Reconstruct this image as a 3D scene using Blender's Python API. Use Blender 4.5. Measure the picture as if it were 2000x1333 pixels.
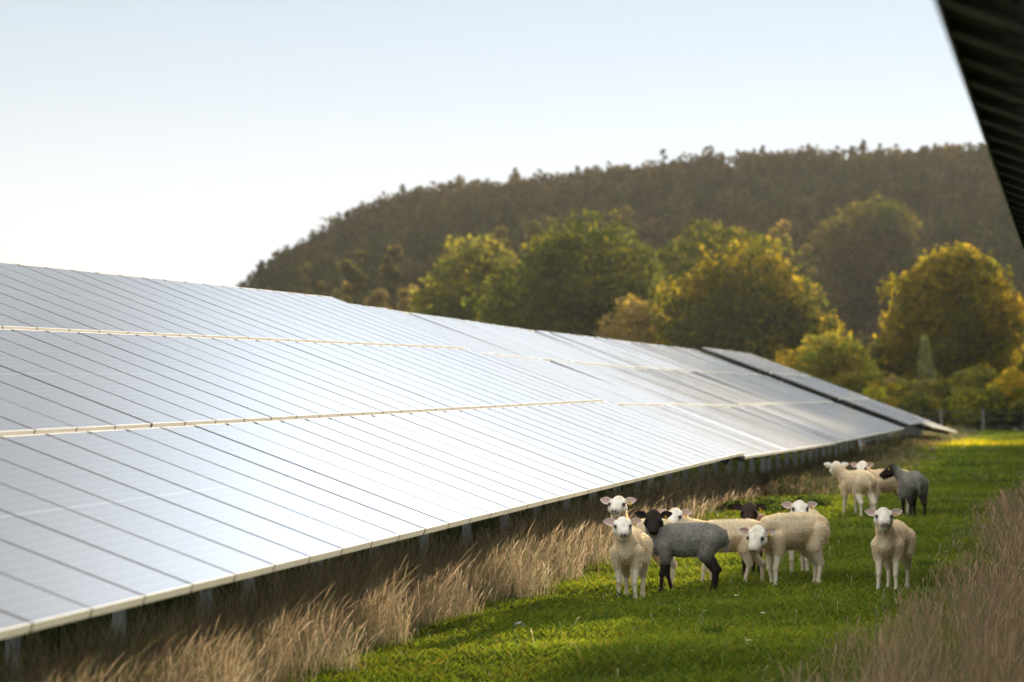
import bpy, bmesh, math, random
import numpy as np
from mathutils import Vector, Matrix

for o in list(bpy.data.objects): bpy.data.objects.remove(o)
scene = bpy.context.scene
col = scene.collection
R = math.radians

# ------------------------------------------------------------------ camera, sky, sun, exposure
YAW, PITCH, CAMH = 0.1432, 0.0087, 2.0
cam_d = bpy.data.cameras.new('camera'); cam = bpy.data.objects.new('camera', cam_d); col.objects.link(cam)
cam.location = (0, 0, CAMH); cam.rotation_euler = (math.pi/2 + PITCH, 0, YAW)
cam_d.sensor_width = 36; cam_d.lens = 7526.5*36/2000; cam_d.clip_start = .5; cam_d.clip_end = 6000
cam_d.dof.use_dof = True; cam_d.dof.focus_distance = 35.0; cam_d.dof.aperture_fstop = 3.2
scene.camera = cam

SUN_AZ, SUN_EL = R(6.0), R(6.0)          # azimuth measured from +Y towards +X
w = bpy.data.worlds.new('World'); scene.world = w; w.use_nodes = True
nt = w.node_tree; nt.nodes.clear()
sky = nt.nodes.new('ShaderNodeTexSky'); sky.sky_type = 'NISHITA'; sky.sun_disc = False
sky.sun_elevation = SUN_EL; sky.sun_rotation = SUN_AZ
sky.air_density = 1.0; sky.dust_density = 2.5; sky.ozone_density = 1.0
hs = nt.nodes.new('ShaderNodeHueSaturation'); hs.inputs['Saturation'].default_value = .5
bg = nt.nodes.new('ShaderNodeBackground'); bg.inputs['Strength'].default_value = .15
wo = nt.nodes.new('ShaderNodeOutputWorld')
def wm(op, a, b_=None, c=None, vec=False):
    m = nt.nodes.new('ShaderNodeVectorMath' if vec else 'ShaderNodeMath'); m.operation = op
    for i, v in enumerate((a, b_, c)):
        if v is None: continue
        if isinstance(v, (int, float, tuple)): m.inputs[i].default_value = v
        else: nt.links.new(v, m.inputs[i])
    return m.outputs[1 if (vec and op == 'DOT_PRODUCT') else 0]
def wramp(v, lo, hi, a, b_):
    m = nt.nodes.new('ShaderNodeMapRange'); m.interpolation_type = 'SMOOTHSTEP'
    for i, q in enumerate((lo, hi, a, b_)): m.inputs[i+1].default_value = q
    nt.links.new(v, m.inputs[0]); return m.outputs[0]
nt.links.new(sky.outputs[0], hs.inputs['Color'])
KS, GAIN = 2.2, 4.3                      # compresses the sky's brightness range, then scales it
topc = nt.nodes.new('ShaderNodeMixRGB'); topc.inputs[1].default_value = (.93, .94, .95, 1); topc.inputs[2].default_value = (.62, .71, .82, 1)
comp = wm('DIVIDE', hs.outputs[0], wm('ADD', hs.outputs[0], (KS, KS, KS), vec=True), vec=True)
wtc = nt.nodes.new('ShaderNodeTexCoord'); wsp = nt.nodes.new('ShaderNodeSeparateXYZ'); nt.links.new(wtc.outputs['Generated'], wsp.inputs[0])
nt.links.new(wm('MULTIPLY', wramp(wsp.outputs['Z'], .01, .12, 0, 1), wramp(wsp.outputs['Z'], .14, .35, 1, .25)), topc.inputs[0])
back = wm('MULTIPLY', wsp.outputs['Y'], -1.0)
sdot = wm('DOT_PRODUCT', wtc.outputs['Generated'], (math.sin(SUN_AZ)*.94, math.cos(SUN_AZ)*.94, .34), vec=True)
aur = wm('MULTIPLY', wramp(sdot, .55, .97, 0.0, 3.6), wramp(wsp.outputs['Z'], .24, .5, 0.0, 1.0))
sd2 = wm('DOT_PRODUCT', wtc.outputs['Generated'], (math.sin(SUN_AZ)*math.cos(SUN_EL), math.cos(SUN_AZ)*math.cos(SUN_EL), math.sin(SUN_EL)), vec=True)
aur = wm('ADD', aur, wm('MULTIPLY', wramp(sd2, .950, .988, 0.0, 3.2), wramp(wsp.outputs['Z'], .094, .14, 0.0, 1.0)))
aur = wm('ADD', aur, wramp(wsp.outputs['Z'], .09, .15, 0.0, -.34))
sky_fill = wm('ADD', wm('ADD', wramp(wsp.outputs['Z'], .26, .70, 1.0, 3.7), wramp(back, -.1, .75, 0.0, 2.7)), aur)   # added fill light: sky brightened overhead, behind the camera and round the sun
gain = wm('MULTIPLY', sky_fill, GAIN)
warm = nt.nodes.new('ShaderNodeMixRGB'); warm.inputs[1].default_value = (.93, .98, 1.02, 1); warm.inputs[2].default_value = (1.04, .97, .87, 1)
nt.links.new(wm('MAXIMUM', wramp(back, -.3, .4, 0, 1), wramp(wsp.outputs['Z'], .25, .6, 0, 1)), warm.inputs[0])
gv = nt.nodes.new('ShaderNodeCombineXYZ')
for i in range(3): nt.links.new(gain, gv.inputs[i])
nt.links.new(wm('MULTIPLY', wm('MULTIPLY', wm('MULTIPLY', comp, topc.outputs[0], vec=True), warm.outputs[0], vec=True), gv.outputs[0], vec=True), bg.inputs['Color']); nt.links.new(bg.outputs[0], wo.inputs[0])

sd = bpy.data.lights.new('sun', 'SUN'); sd.energy = 5.0; sd.angle = R(.6); sd.color = (1, .80, .54)
sun = bpy.data.objects.new('sun', sd); col.objects.link(sun)
dvec = Vector((math.sin(SUN_AZ)*math.cos(SUN_EL), math.cos(SUN_AZ)*math.cos(SUN_EL), math.sin(SUN_EL)))
sun.rotation_euler = dvec.to_track_quat('Z', 'Y').to_euler(); sun.location = (20, 60, 30)

vs = scene.view_settings
vs.view_transform = 'Standard'; vs.look = 'None'; vs.gamma = 1; vs.exposure = 0.88
scene.render.resolution_x = 1024; scene.render.resolution_y = 682

# ------------------------------------------------------------------ helpers
def tag(o, label=None, cat=None, group=None, kind=None):
    if label: o['label'] = label
    if cat: o['category'] = cat
    if group: o['group'] = group
    if kind: o['kind'] = kind
    return o

def np_mesh(name, V, F, colr=None, mat=None, smooth=False):
    V = np.asarray(V, np.float32); F = np.asarray(F, np.int32)
    me = bpy.data.meshes.new(name); k = F.shape[1]
    me.vertices.add(len(V)); me.vertices.foreach_set('co', V.ravel())
    me.loops.add(F.size); me.loops.foreach_set('vertex_index', F.ravel())
    me.polygons.add(len(F)); me.polygons.foreach_set('loop_start', np.arange(0, F.size, k, dtype=np.int32))
    me.polygons.foreach_set('loop_total', np.full(len(F), k, np.int32))
    me.polygons.foreach_set('use_smooth', np.full(len(F), smooth))
    me.update(calc_edges=True)
    if colr is not None: set_col(me, colr)
    if mat: me.materials.append(mat)
    return me

def set_col(me, c):
    c = np.asarray(c, np.float32)
    if c.shape[1] == 3: c = np.c_[c, np.ones(len(c), np.float32)]
    a = me.color_attributes.new('tint', 'FLOAT_COLOR', 'POINT'); a.data.foreach_set('color', c.ravel())

def link(name, me, parent=None, loc=None):
    o = bpy.data.objects.new(name, me); col.objects.link(o)
    if parent: o.parent = parent
    if loc is not None: o.location = loc
    return o

def empty(name, loc=(0, 0, 0), rot=(0, 0, 0)):
    o = bpy.data.objects.new(name, None); col.objects.link(o); o.location = loc; o.rotation_euler = rot
    o.empty_display_size = .2
    return o

class MB:
    def __init__(s): s.bm = bmesh.new()
    def box(s, x0, x1, y0, y1, z0, z1, M=None):
        r = bmesh.ops.create_cube(s.bm, size=1)
        vs_ = r['verts']
        for v in vs_:
            v.co = Vector(((x0+x1)/2+v.co.x*(x1-x0), (y0+y1)/2+v.co.y*(y1-y0), (z0+z1)/2+v.co.z*(z1-z0)))
            if M: v.co = M @ v.co
    def mesh(s, name, mat, smooth=False):
        me = bpy.data.meshes.new(name); s.bm.to_mesh(me); s.bm.free(); me.materials.append(mat)
        if smooth: me.polygons.foreach_set('use_smooth', [True]*len(me.polygons))
        return me

def mat(name, color=(.5, .5, .5), rough=.6, metal=0, spec=.5):
    m = bpy.data.materials.new(name); m.use_nodes = True
    b = m.node_tree.nodes['Principled BSDF']
    b.inputs['Base Color'].default_value = (*color, 1); b.inputs['Roughness'].default_value = rough
    b.inputs['Metallic'].default_value = metal; b.inputs['Specular IOR Level'].default_value = spec
    return m, m.node_tree, b

def noise_color(nt_, b, c0, c1, scale=5, detail=6, coord='Object', lo=.35, hi=.65, extra=None):
    tc = nt_.nodes.new('ShaderNodeTexCoord'); n = nt_.nodes.new('ShaderNodeTexNoise')
    n.inputs['Scale'].default_value = scale; n.inputs['Detail'].default_value = detail
    r = nt_.nodes.new('ShaderNodeValToRGB'); r.color_ramp.elements[0].position = lo; r.color_ramp.elements[1].position = hi
    r.color_ramp.elements[0].color = (*c0, 1); r.color_ramp.elements[1].color = (*c1, 1)
    nt_.links.new(tc.outputs[coord], n.inputs['Vector']); nt_.links.new(n.outputs['Fac'], r.inputs[0]); nt_.links.new(r.outputs[0], b.inputs['Base Color'])
    return tc, n, r

def leaf_mat(name, trans=.45, rough=.6, spec=.25, tcol=(1, 1, 1)):
    m = bpy.data.materials.new(name); m.use_nodes = True; t = m.node_tree; t.nodes.clear()
    out = t.nodes.new('ShaderNodeOutputMaterial'); mix = t.nodes.new('ShaderNodeMixShader'); mix.inputs[0].default_value = trans
    p = t.nodes.new('ShaderNodeBsdfPrincipled'); p.inputs['Roughness'].default_value = rough; p.inputs['Specular IOR Level'].default_value = spec
    tr = t.nodes.new('ShaderNodeBsdfTranslucent'); a = t.nodes.new('ShaderNodeAttribute'); a.attribute_name = 'tint'
    t.links.new(a.outputs['Color'], p.inputs['Base Color']); mm_ = t.nodes.new('ShaderNodeMixRGB'); mm_.blend_type = 'MULTIPLY'; mm_.inputs[0].default_value = 1; mm_.inputs[2].default_value = (*tcol, 1)
    t.links.new(a.outputs['Color'], mm_.inputs[1]); t.links.new(mm_.outputs[0], tr.inputs['Color'])
    t.links.new(p.outputs[0], mix.inputs[1]); t.links.new(tr.outputs[0], mix.inputs[2]); t.links.new(mix.outputs[0], out.inputs[0])
    return m

def interp(x, xs, ys): return np.interp(x, xs, ys)
GY = [-500, 50, 56, 60, 68, 76, 82, 95, 109, 129, 160, 200, 330, 3000]
GZ = [0, 0, -.03, -.07, -.16, -.235, -.27, -.35, -.40, -.45, -.9, -1.0, -1.2, -1.2]
def gz(y): return np.interp(y, GY, GZ)

# ------------------------------------------------------------------ terrain
gm, t, b = mat('meadow_soil', rough=1, spec=.1)
tc, n1, r1 = noise_color(t, b, (.022, .045, .008), (.06, .10, .012), scale=1.3, detail=8)
n2 = t.nodes.new('ShaderNodeTexNoise'); n2.inputs['Scale'].default_value = 14; n2.inputs['Detail'].default_value = 8
bp = t.nodes.new('ShaderNodeBump'); bp.inputs['Strength'].default_value = .8; bp.inputs['Distance'].default_value = .06
t.links.new(tc.outputs['Object'], n2.inputs['Vector']); t.links.new(n2.outputs['Fac'], bp.inputs['Height']); t.links.new(bp.outputs[0], b.inputs['Normal'])
ys = np.unique(np.concatenate([np.linspace(-60, 0, 7), np.arange(0, 215, 1.0), np.linspace(215, 400, 20), np.linspace(400, 1150, 12)]))
xs = np.unique(np.concatenate([np.linspace(-650, -60, 12), np.linspace(-60, 30, 91), np.linspace(30, 450, 10)]))
X, Y = np.meshgrid(xs, ys, indexing='ij'); Z = gz(Y) + .012*np.sin(X*1.7+Y*.3)*np.sin(Y*.9)
V = np.stack([X, Y, Z], -1).reshape(-1, 3); nx, ny = len(xs), len(ys)
I = (np.arange(nx-1)[:, None]*ny + np.arange(ny-1)[None]).ravel()
F = np.stack([I, I+ny, I+ny+1, I+1], 1)
tag(link('ground', np_mesh('ground', V, F, mat=gm, smooth=True)), kind='structure')

# hill: ridge line at about 600 m
RX = [-260, -175, -150, -138, -131, -124, -116, -108, -100, -92, -80, -70, -58, -45, -35, -22, -10, 20, 60, 100, 160]
RZ = [-1, 0, 3.0, 8.5, 13.0, 18.3, 23.0, 26.6, 29.2, 30.8, 31.6, 32.9, 32.9, 34.3, 34.9, 35.7, 35.8, 33.5, 22, 8, -1]
def smooth(a): a = np.clip(a, 0, 1); return a*a*(3-2*a)
def hz(x, y):
    r = np.interp(x*600/np.clip(y, 330, 600), RX, RZ) + 1
    s = np.where(y < 600, np.clip((y-335)/265, 0, 1)**1.1, 1-smooth((y-600)/300))
    return -1.2 + r*s + .9*np.sin(x*.11+1)*np.sin(y*.035)*s*np.clip(r/10, 0, 1)
hm, t, b = mat('hill_heath', rough=1, spec=.05); noise_color(t, b, (.03, .028, .014), (.06, .05, .025), scale=.06)
xs = np.linspace(-270, 170, 111); ys = np.linspace(335, 900, 90)
X, Y = np.meshgrid(xs, ys, indexing='ij'); V = np.stack([X, Y, hz(X, Y)-.05], -1).reshape(-1, 3); nx, ny = len(xs), len(ys)
I = (np.arange(nx-1)[:, None]*ny + np.arange(ny-1)[None]).ravel(); F = np.stack([I, I+ny, I+ny+1, I+1], 1)
tag(link('hill', np_mesh('hill', V, F, mat=hm, smooth=True)), kind='structure')

# ------------------------------------------------------------------ solar arrays
TILT = .3569; MW, ML, MT, PITCHP, LT = 1.036, 2.08, .044, 1.06, 2.15
frame_m, t, b = mat('sunlit_aluminium', (.62, .60, .56), .5, 0)
noise_color(t, b, (.84, .76, .64), (.93, .86, .75), scale=3)  # warm cream paints sunlight into the aluminium colour
steel_m, t, b = mat('galvanised_steel', (.33, .35, .37), .5, .6); noise_color(t, b, (.24, .26, .28), (.42, .45, .47), scale=9)
lip_m, t, b = mat('dull_aluminium', (.34, .31, .27), .5, .2)
dark_frame_m, t, b = mat('dark_frame', (.11, .095, .085), .6, .1, .3)  # much darker colour for the frame's side bars
dark_m, t, b = mat('dark_steel', (.03, .034, .04), .6, .2, .3)  # purlins and rafters coloured darker than the posts
back_m, t, b = mat('backsheet', (.010, .011, .014), .7, 0, .2)
plast_m, t, b = mat('black_plastic', (.015, .015, .016), .5)

glass_m = bpy.data.materials.new('solar_glass'); glass_m.use_nodes = True; t = glass_m.node_tree; b = t.nodes['Principled BSDF']
tc = t.nodes.new('ShaderNodeTexCoord'); sp = t.nodes.new('ShaderNodeSeparateXYZ'); t.links.new(tc.outputs['Object'], sp.inputs[0])
def mth(op, a, bv=None, c=None):
    m = t.nodes.new('ShaderNodeMath'); m.operation = op
    for i, v in enumerate((a, bv, c)):
        if v is None: continue
        if isinstance(v, (int, float)): m.inputs[i].default_value = v
        else: t.links.new(v, m.inputs[i])
    return m.outputs[0]
def gridline(sock, period, width, off=0.0):   # 1 on a line
    f = mth('FRACT', mth('DIVIDE', mth('ADD', sock, off), period))
    d = mth('ABSOLUTE', mth('SUBTRACT', f, .5)); return mth('GREATER_THAN', d, .5-width/period/2)
u, v = sp.outputs['Y'], sp.outputs['Z']        # local: Y along row, Z up-slope
lv = gridline(v, .0866, .0035, .0); lu = gridline(u, .17, .003, 0)
dash = mth('GREATER_THAN', mth('FRACT', mth('DIVIDE', u, .17)), .22)
mid = mth('LESS_THAN', mth('ABSOLUTE', mth('SUBTRACT', v, ML/2)), .009)
ln = mth('MAXIMUM', mth('MAXIMUM', mth('MULTIPLY', lv, .30), mth('MULTIPLY', lu, .12)), mth('MULTIPLY', mid, .28))
mx = t.nodes.new('ShaderNodeMixRGB'); mx.inputs[1].default_value = (.012, .018, .04, 1); mx.inputs[2].default_value = (.55, .56, .58, 1)
t.links.new(ln, mx.inputs[0]); 
# thin dust film over the glass
nd = t.nodes.new('ShaderNodeTexNoise'); nd.inputs['Scale'].default_value = .9; nd.inputs['Detail'].default_value = 8
t.links.new(tc.outputs['Object'], nd.inputs['Vector'])
oi = t.nodes.new('ShaderNodeObjectInfo')
dustf = mth('ADD', mth('MULTIPLY', nd.outputs['Fac'], .10), mth('MULTIPLY', oi.outputs['Random'], .03))
mx2 = t.nodes.new('ShaderNodeMixRGB'); mx2.inputs[2].default_value = (.50, .47, .43, 1)
t.links.new(dustf, mx2.inputs[0]); t.links.new(mx.outputs[0], mx2.inputs[1]); t.links.new(mx2.outputs[0], b.inputs['Base Color'])
b.inputs['Roughness'].default_value = .42; b.inputs['IOR'].default_value = 1.45
b.inputs['Specular IOR Level'].default_value = .22; b.inputs['Coat Weight'].default_value = .72; b.inputs['Coat Roughness'].default_value = .08; b.inputs['Coat IOR'].default_value = 1.5

# module local frame: X = outward normal, Y = along the row, Z = up the slope, origin at lower corner
def module_meshes():
    m = MB(); e = .0045
    m.box(.035, .0425, e, MW-e, e, ML-e); g = m.mesh('solar_module', glass_m)
    g.materials.append(back_m)
    for p in g.polygons:
        if p.normal.x < -.5: p.material_index = 1
    m = MB(); wd = .005
    m.box(0, MT, 0, wd, 0, ML); m.box(0, MT, MW-wd, MW, 0, ML)
    m.box(0, .002, wd, .032, wd+.01, ML-wd-.01); m.box(0, .002, MW-.032, MW-wd, wd+.01, ML-wd-.01)
    nside = len(m.bm.faces)
    m.box(0, MT, wd, MW-wd, 0, wd+.004); m.box(0, MT, wd, MW-wd, ML-wd, ML)
    m.bm.faces.ensure_lookup_table(); f = m.mesh('module_frame', frame_m); f.materials.append(dark_frame_m); f.materials.append(lip_m)
    for p in f.polygons: p.material_index = (2 if 12 <= p.index < 24 else 1) if p.index < nside else 0
    m = MB(); m.box(.008, .0345, .46, .58, ML-.26, ML-.19); j = m.mesh('junction_box', plast_m)
    m = MB(); m.box(.0, .0445, MW+.004, MW+.020, ML-.045, ML-.015); m.box(.0446, .0475, MW-.005, MW+.040, ML-.045, ML-.015)
    c = m.mesh('module_clamp', plast_m)
    f2 = f.copy(); f2.materials[0] = dark_frame_m
    return g, f, j, c, f2
gme, fme, jme, cme, fme_dark = module_meshes()
AX = Matrix(((math.sin(TILT), 0, -math.cos(TILT)), (0, 1, 0), (math.cos(TILT), 0, math.sin(TILT)))).to_3x3()

def table(label, xe, y0, z0, n, slope, group, detail=True, fields=False, clamps=False, posts=True):
    """xe,z0 = lower edge; slope = dz/dy"""
    root = empty('solar_array_table', (xe, y0, gz(y0)))
    tag(root, label, 'solar array', group)
    dz = z0 - gz(y0)
    B = Matrix(((1, 0, 0), (0, 1, 0), (0, slope, 1)))
    base = Matrix.Translation((0, 0, dz)) @ (B @ AX).to_4x4()
    frame_off = Matrix.Translation((-MT, 0, 0))    # top of frame lies on the plane
    rng = random.Random(int(y0*10)+n); jt = .0003 if detail else .0035
    if fields:
        me_ = MB()
        for i in range(n):
            for k in range(3):
                me_.box(-MT, 0, i*PITCHP, i*PITCHP+MW, k*LT, k*LT+ML)
        o = link('solar_module', me_.mesh('module_field', glass_m), root); o['kind'] = 'stuff'; o.matrix_local = base
    else:
        for k in range(3):
            for i in range(n):
                o = link('solar_module', gme, root)
                jit = Matrix.Rotation(rng.gauss(0, jt), 4, 'Y') @ Matrix.Rotation(rng.gauss(0, jt), 4, 'Z')
                o.matrix_local = base @ Matrix.Translation((-MT+rng.uniform(-.001, .001), i*PITCHP, k*LT)) @ jit
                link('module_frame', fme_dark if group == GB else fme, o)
                if detail: link('junction_box', jme, o)
                if clamps and i < n-1: link('module_clamp', cme, o)
    W_ = n*PITCHP
    def part(name, m, mt=steel_m): return link(name, m.mesh(name, mt), root)
    for s in (.30, 1.75, 2.45, 3.90, 4.60, 6.05):
        m = MB(); M = base
        m.box(-MT-.075, -MT-.003, -.05, W_+.03, s-.025, s+.025, M); part('purlin', m, dark_m)
    m = MB(); m.box(-MT-.006, .0015, -.008, W_-.012, 2*LT+ML+.002, 2*LT+ML+.007, base); part('edge_trim', m, frame_m)
    np_ = max(2, int(round(W_/2.45))); 
    for i in range(np_):
        y = .7 + i*(W_-1.4)/(np_-1)
        m = MB(); m.box(-MT-.19, -MT-.078, y-.03, y+.03, .25, 6.02, base); part('rafter', m, dark_m)
        for s in (1.45, 4.9):
            top = base @ Vector((-MT-.19, y, s))
            g0 = gz(y0+y) - gz(y0)
            m = MB(); x, zt = top.x, top.z
            m.box(x-.045, x+.045, y-.062, y-.056, g0-.4, zt+.05); m.box(x-.045, x-.039, y-.0558, y, g0-.4, zt+.05); m.box(x+.039, x+.045, y-.0558, y, g0-.4, zt+.05)
            part('post', m)
        a = base @ Vector((-MT-.13, y+.035, 3.3)); c = base @ Vector((-MT-.19, y+.035, 4.9)); c.z = g0 + .9
        dv = a-c; L = dv.length; q = dv.to_track_quat('Z', 'Y').to_matrix().to_4x4(); q.translation = c
        m = MB(); m.box(-.02, .02, -.02, .02, 0, L, q); part('brace', m)
    return root

XA = -4.568
GB = 'solar array tables of the row on the right'
GA = 'solar array tables of the row on the left'
table('nearest table of the left solar row, cut off by the left edge of the picture', XA, 27.33-25*PITCHP, .892, 25, 0, GA, clamps=True)
table('large pale table of the left solar row, above the tall dry grass and front sheep', XA, 27.36, .892, 26, 0, GA, clamps=True)
table('grey table of the left solar row starting where the bright one ends, posts showing below', XA, 55.12, .828, 21, -.0086, GA, detail=False)
table('grey table of the left solar row just before the dark gap', XA, 77.55, .650, 30, -.0052, GA, detail=False)
table('small dark-edged table of the left solar row beyond the gap', XA, 112.4, .56, 16, -.0055, GA, detail=False)
table('farthest table of the left solar row dipping down beside the hedge', XA, 131, .25, 29, -.021, GA, detail=False)
XB = -.374 + 6.40*math.cos(TILT)
GB = 'solar array tables of the row on the right'
table('dark underside of the solar table overhead in the top right corner', XB, 8.0, .892, 26, 0, GB)
for (y0, n, z0, sl) in ((-19.8, 26, .892, 0), (35.8, 26, .88, -.001), (63.6, 44, .80, -.0075), (110.6, 40, .46, -.002), (178.0, 22, -.05, -.003)):
    table('unseen solar table continuing the overhead row on the right', XB, y0, z0, n, sl, GB, fields=True)

# ------------------------------------------------------------------ trees
leafM = leaf_mat('foliage', .5, .8, .04, (4.2, 3.6, 1.4))
bark_m, t, b = mat('bark', rough=.95); noise_color(t, b, (.05, .04, .03), (.12, .10, .075), scale=6)

def leaf_quads(P, N, size, rng, asp=.7):
    n = len(P); N = N/np.linalg.norm(N, axis=1, keepdims=True)
    a = rng.normal(size=(n, 3)); U = np.cross(N, a); U /= np.linalg.norm(U, axis=1, keepdims=True); W = np.cross(N, U)
    s = size[:, None]
    V = np.stack([P-U*s, P-W*s*asp, P+U*s, P+W*s*asp], 1).reshape(-1, 3)
    return V, np.arange(4*n).reshape(n, 4)

def crown(rng, w, h, n, leaf, pal, nl=26, flat=.0, top=None, cone=False):
    """crown centred over origin, from z=.0 to h; returns V,F,C"""
    lobes = []
    for i in range(nl):
        a = (i*2.39996+rng.uniform(-.5, .5)); u = -0.75+1.75*(i+.5)/nl; 
        lr = rng.uniform(.08, .19)*w*(.6 if cone else 1)
        rad = (1-(u+1)/2)*1.0+.05 if cone else math.sqrt(max(.0, 1-abs(u)**2.2))
        rr = rng.uniform(.62, 1.08)
        lobes.append((np.cos(a)*rr*rad*(w/2-lr*.8), np.sin(a)*rr*rad*(w/2-lr*.8), h*.5+u*(h*.5-lr*.55)*rng.uniform(.9, 1.0), lr))
        if i % 3 == 0: lobes.append((np.cos(a)*rad*w*.18, np.sin(a)*rad*w*.18, h*.5+u*h*.36, lr*1.5))
    nl = len(lobes)
    lobes = np.array(lobes); wt = lobes[:, 3]**2; idx = rng.choice(nl, n, p=wt/wt.sum())
    d = rng.normal(size=(n, 3)); d /= np.linalg.norm(d, axis=1, keepdims=True)
    # sub-clumps so the outline is uneven
    ph = rng.uniform(0, 6.28, (nl, 3))
    bump = 1+.22*np.sin(d[:, 0]*5+ph[idx, 0])*np.sin(d[:, 1]*5+ph[idx, 1])+.12*np.sin(d[:, 2]*9+ph[idx, 2])
    r = lobes[idx, 3]*bump*rng.uniform(.55, 1.08, n)**.6
    P = lobes[idx, :3]+d*r[:, None]*np.array([1, 1, .8])
    keep = P[:, 2] > -.02*h; P = P[keep]; d = d[keep]; idx = idx[keep]
    N = d+rng.normal(size=d.shape)*.7
    V, F = leaf_quads(P, N, leaf*rng.uniform(.6, 1.3, len(P)), rng)
    pal = np.array(pal)*.72; ci = rng.integers(0, len(pal), nl)
    c = pal[ci[idx]]*.6+pal[rng.integers(0, len(pal), len(P))]*.4
    c = c*rng.uniform(.7, 1.3, (len(P), 1))
    return V, F, np.repeat(c, 4, 0)

def limb_mesh(name, H, r, w, rng):
    bm = bmesh.new()
    def seg(a, b_, r0, r1):
        d = b_-a; L = d.length; M = d.to_track_quat('Z', 'Y').to_matrix().to_4x4(); M.translation = (a+b_)/2
        bmesh.ops.create_cone(bm, segments=8, radius1=r0, radius2=r1, depth=L, matrix=M, cap_ends=True)
    p0 = Vector((0, 0, -.3)); p1 = Vector((rng.normal()*.02*H, rng.normal()*.02*H, H*.45)); seg(p0, p1, r, r*.7)
    for i in range(6):
        a = rng.uniform(0, 6.28); e = Vector((math.cos(a)*w*.3, math.sin(a)*w*.3, H*rng.uniform(.65, .9)))
        seg(p1*rng.uniform(.6, 1), e, r*.4, r*.08)
    me = bpy.data.meshes.new(name); bm.to_mesh(me); bm.free(); me.materials.append(bark_m); return me

GRN = [(.042, .058, .014), (.060, .075, .016), (.10, .10, .018), (.030, .044, .012)]
GOLD = [(.10, .105, .015), (.14, .13, .014), (.065, .080, .014), (.15, .115, .016), (.042, .060, .012)]
LIGHT = [(.095, .105, .030), (.13, .135, .035), (.065, .078, .022), (.15, .14, .045)]
DGOLD = [(.030, .044, .012), (.042, .055, .013), (.034, .046, .012), (.06, .07, .015), (.19, .15, .018)]
AUT = [(.14, .12, .015), (.18, .14, .016), (.085, .09, .014), (.17, .12, .016), (.055, .068, .013), (.04, .055, .012)]
YEL = [(.20, .20, .02), (.26, .22, .02), (.13, .17, .02), (.24, .16, .02)]
DUL = [(.055, .06, .028), (.075, .07, .03), (.045, .05, .025), (.09, .075, .035)]
TAN = [(.20, .16, .07), (.15, .14, .05), (.11, .10, .04), (.22, .17, .09)]
PALE = [(.20, .22, .10), (.16, .18, .07), (.24, .24, .12)]

def tree(name, label, x, y, w, h, pal, n=6000, leaf=.2, seed=0, base=.18, group=None, cone=False, cat='tree', nl=26):
    rng = np.random.default_rng(seed); g = float(hz(x, y)) if y > 335 else float(gz(y))
    root = empty(name, (x, y, g)); tag(root, label, cat, group)
    V, F, C = crown(rng, w, h*(1-base), int(n*1.5), leaf*.78, pal, cone=cone, nl=nl)
    o = link('crown', np_mesh('crown', V, F, C, leafM), root, (0, 0, h*base))
    link('trunk' if cat != 'bush' else 'stem', limb_mesh('trunk', h*.9, max(.06, h*.028), w, rng), root)
    return root

def px(pxx, Y):     # design helper: lateral position of a sight line at distance Y
    a = math.atan((pxx-1000)/7526.5)-YAW
    return Y*math.tan(a)
def hgt(pyy, Y): return CAMH+(732-pyy)/7526.5*Y/math.cos(YAW)

def tree_at(name, label, x0, x1, ytop, Y, pal, **k):
    x = px((x0+x1)/2, Y); w_ = (x1-x0)/7526.5*Y; g = float(hz(x, Y)) if Y > 335 else float(gz(Y))
    return tree(name, label, x, Y, w_*1.16, hgt(ytop, Y)-g, pal, **k)

GT = 'broad trees beyond the solar rows'
tree_at('broadleaf_tree', 'light green tree left of the big dark tree, below the hill', 815, 1035, 462, 268, LIGHT, n=7000, leaf=.26, seed=1, group=GT)
tree_at('broadleaf_tree', 'largest dark green spreading tree behind the middle of the solar row', 950, 1320, 448, 245, GRN, n=14000, leaf=.25, seed=2, group=GT, nl=40)
tree_at('broadleaf_tree', 'olive and gold tree half hidden behind two darker trees', 1265, 1540, 432, 300, GOLD[2:]+GRN, n=9000, leaf=.28, seed=3, group=GT)
tree_at('broadleaf_tree', 'dark round tree with golden top above the end of the solar row', 1275, 1615, 505, 228, DGOLD, n=14000, leaf=.22, seed=4, group=GT, nl=40)
tree_at('broadleaf_tree', 'golden brown round tree at the right beneath the dark hill slope', 1725, 1998, 496, 222, AUT+GOLD[:1], n=15000, leaf=.21, seed=5, group=GT, nl=40)
tree_at('broadleaf_tree', 'dim tree high on the slope behind the golden round tree', 1590, 1800, 392, 400, DUL+GRN[:1], n=6000, leaf=.36, seed=6, group=GT, base=.05)
tree_at('bush', 'golden brown bush between the two big dark trees', 1165, 1320, 575, 232, TAN, n=4000, leaf=.2, seed=7, cat='bush', base=.05)
tree_at('bush', 'bright green rounded bush behind the far end of the solar row', 1510, 1725, 660, 212, YEL[2:]+LIGHT[:2], n=6500, leaf=.17, seed=8, cat='bush', base=.03)
tree_at('bush', 'dark round bush left of the pale pointed shrub', 1680, 1800, 645, 224, GRN+DUL[:1], n=4000, leaf=.18, seed=9, cat='bush', base=.03)
tree_at('shrub', 'pale pointed shrub in front of the golden round tree', 1775, 1840, 655, 214, PALE, n=1800, leaf=.17, seed=10, cat='shrub', base=.03, cone=True)
tree_at('bush', 'yellow bush at the right edge above the sunlit strip', 1925, 2030, 735, 206, YEL, n=4500, leaf=.16, seed=11, cat='bush', base=.02)
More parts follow.
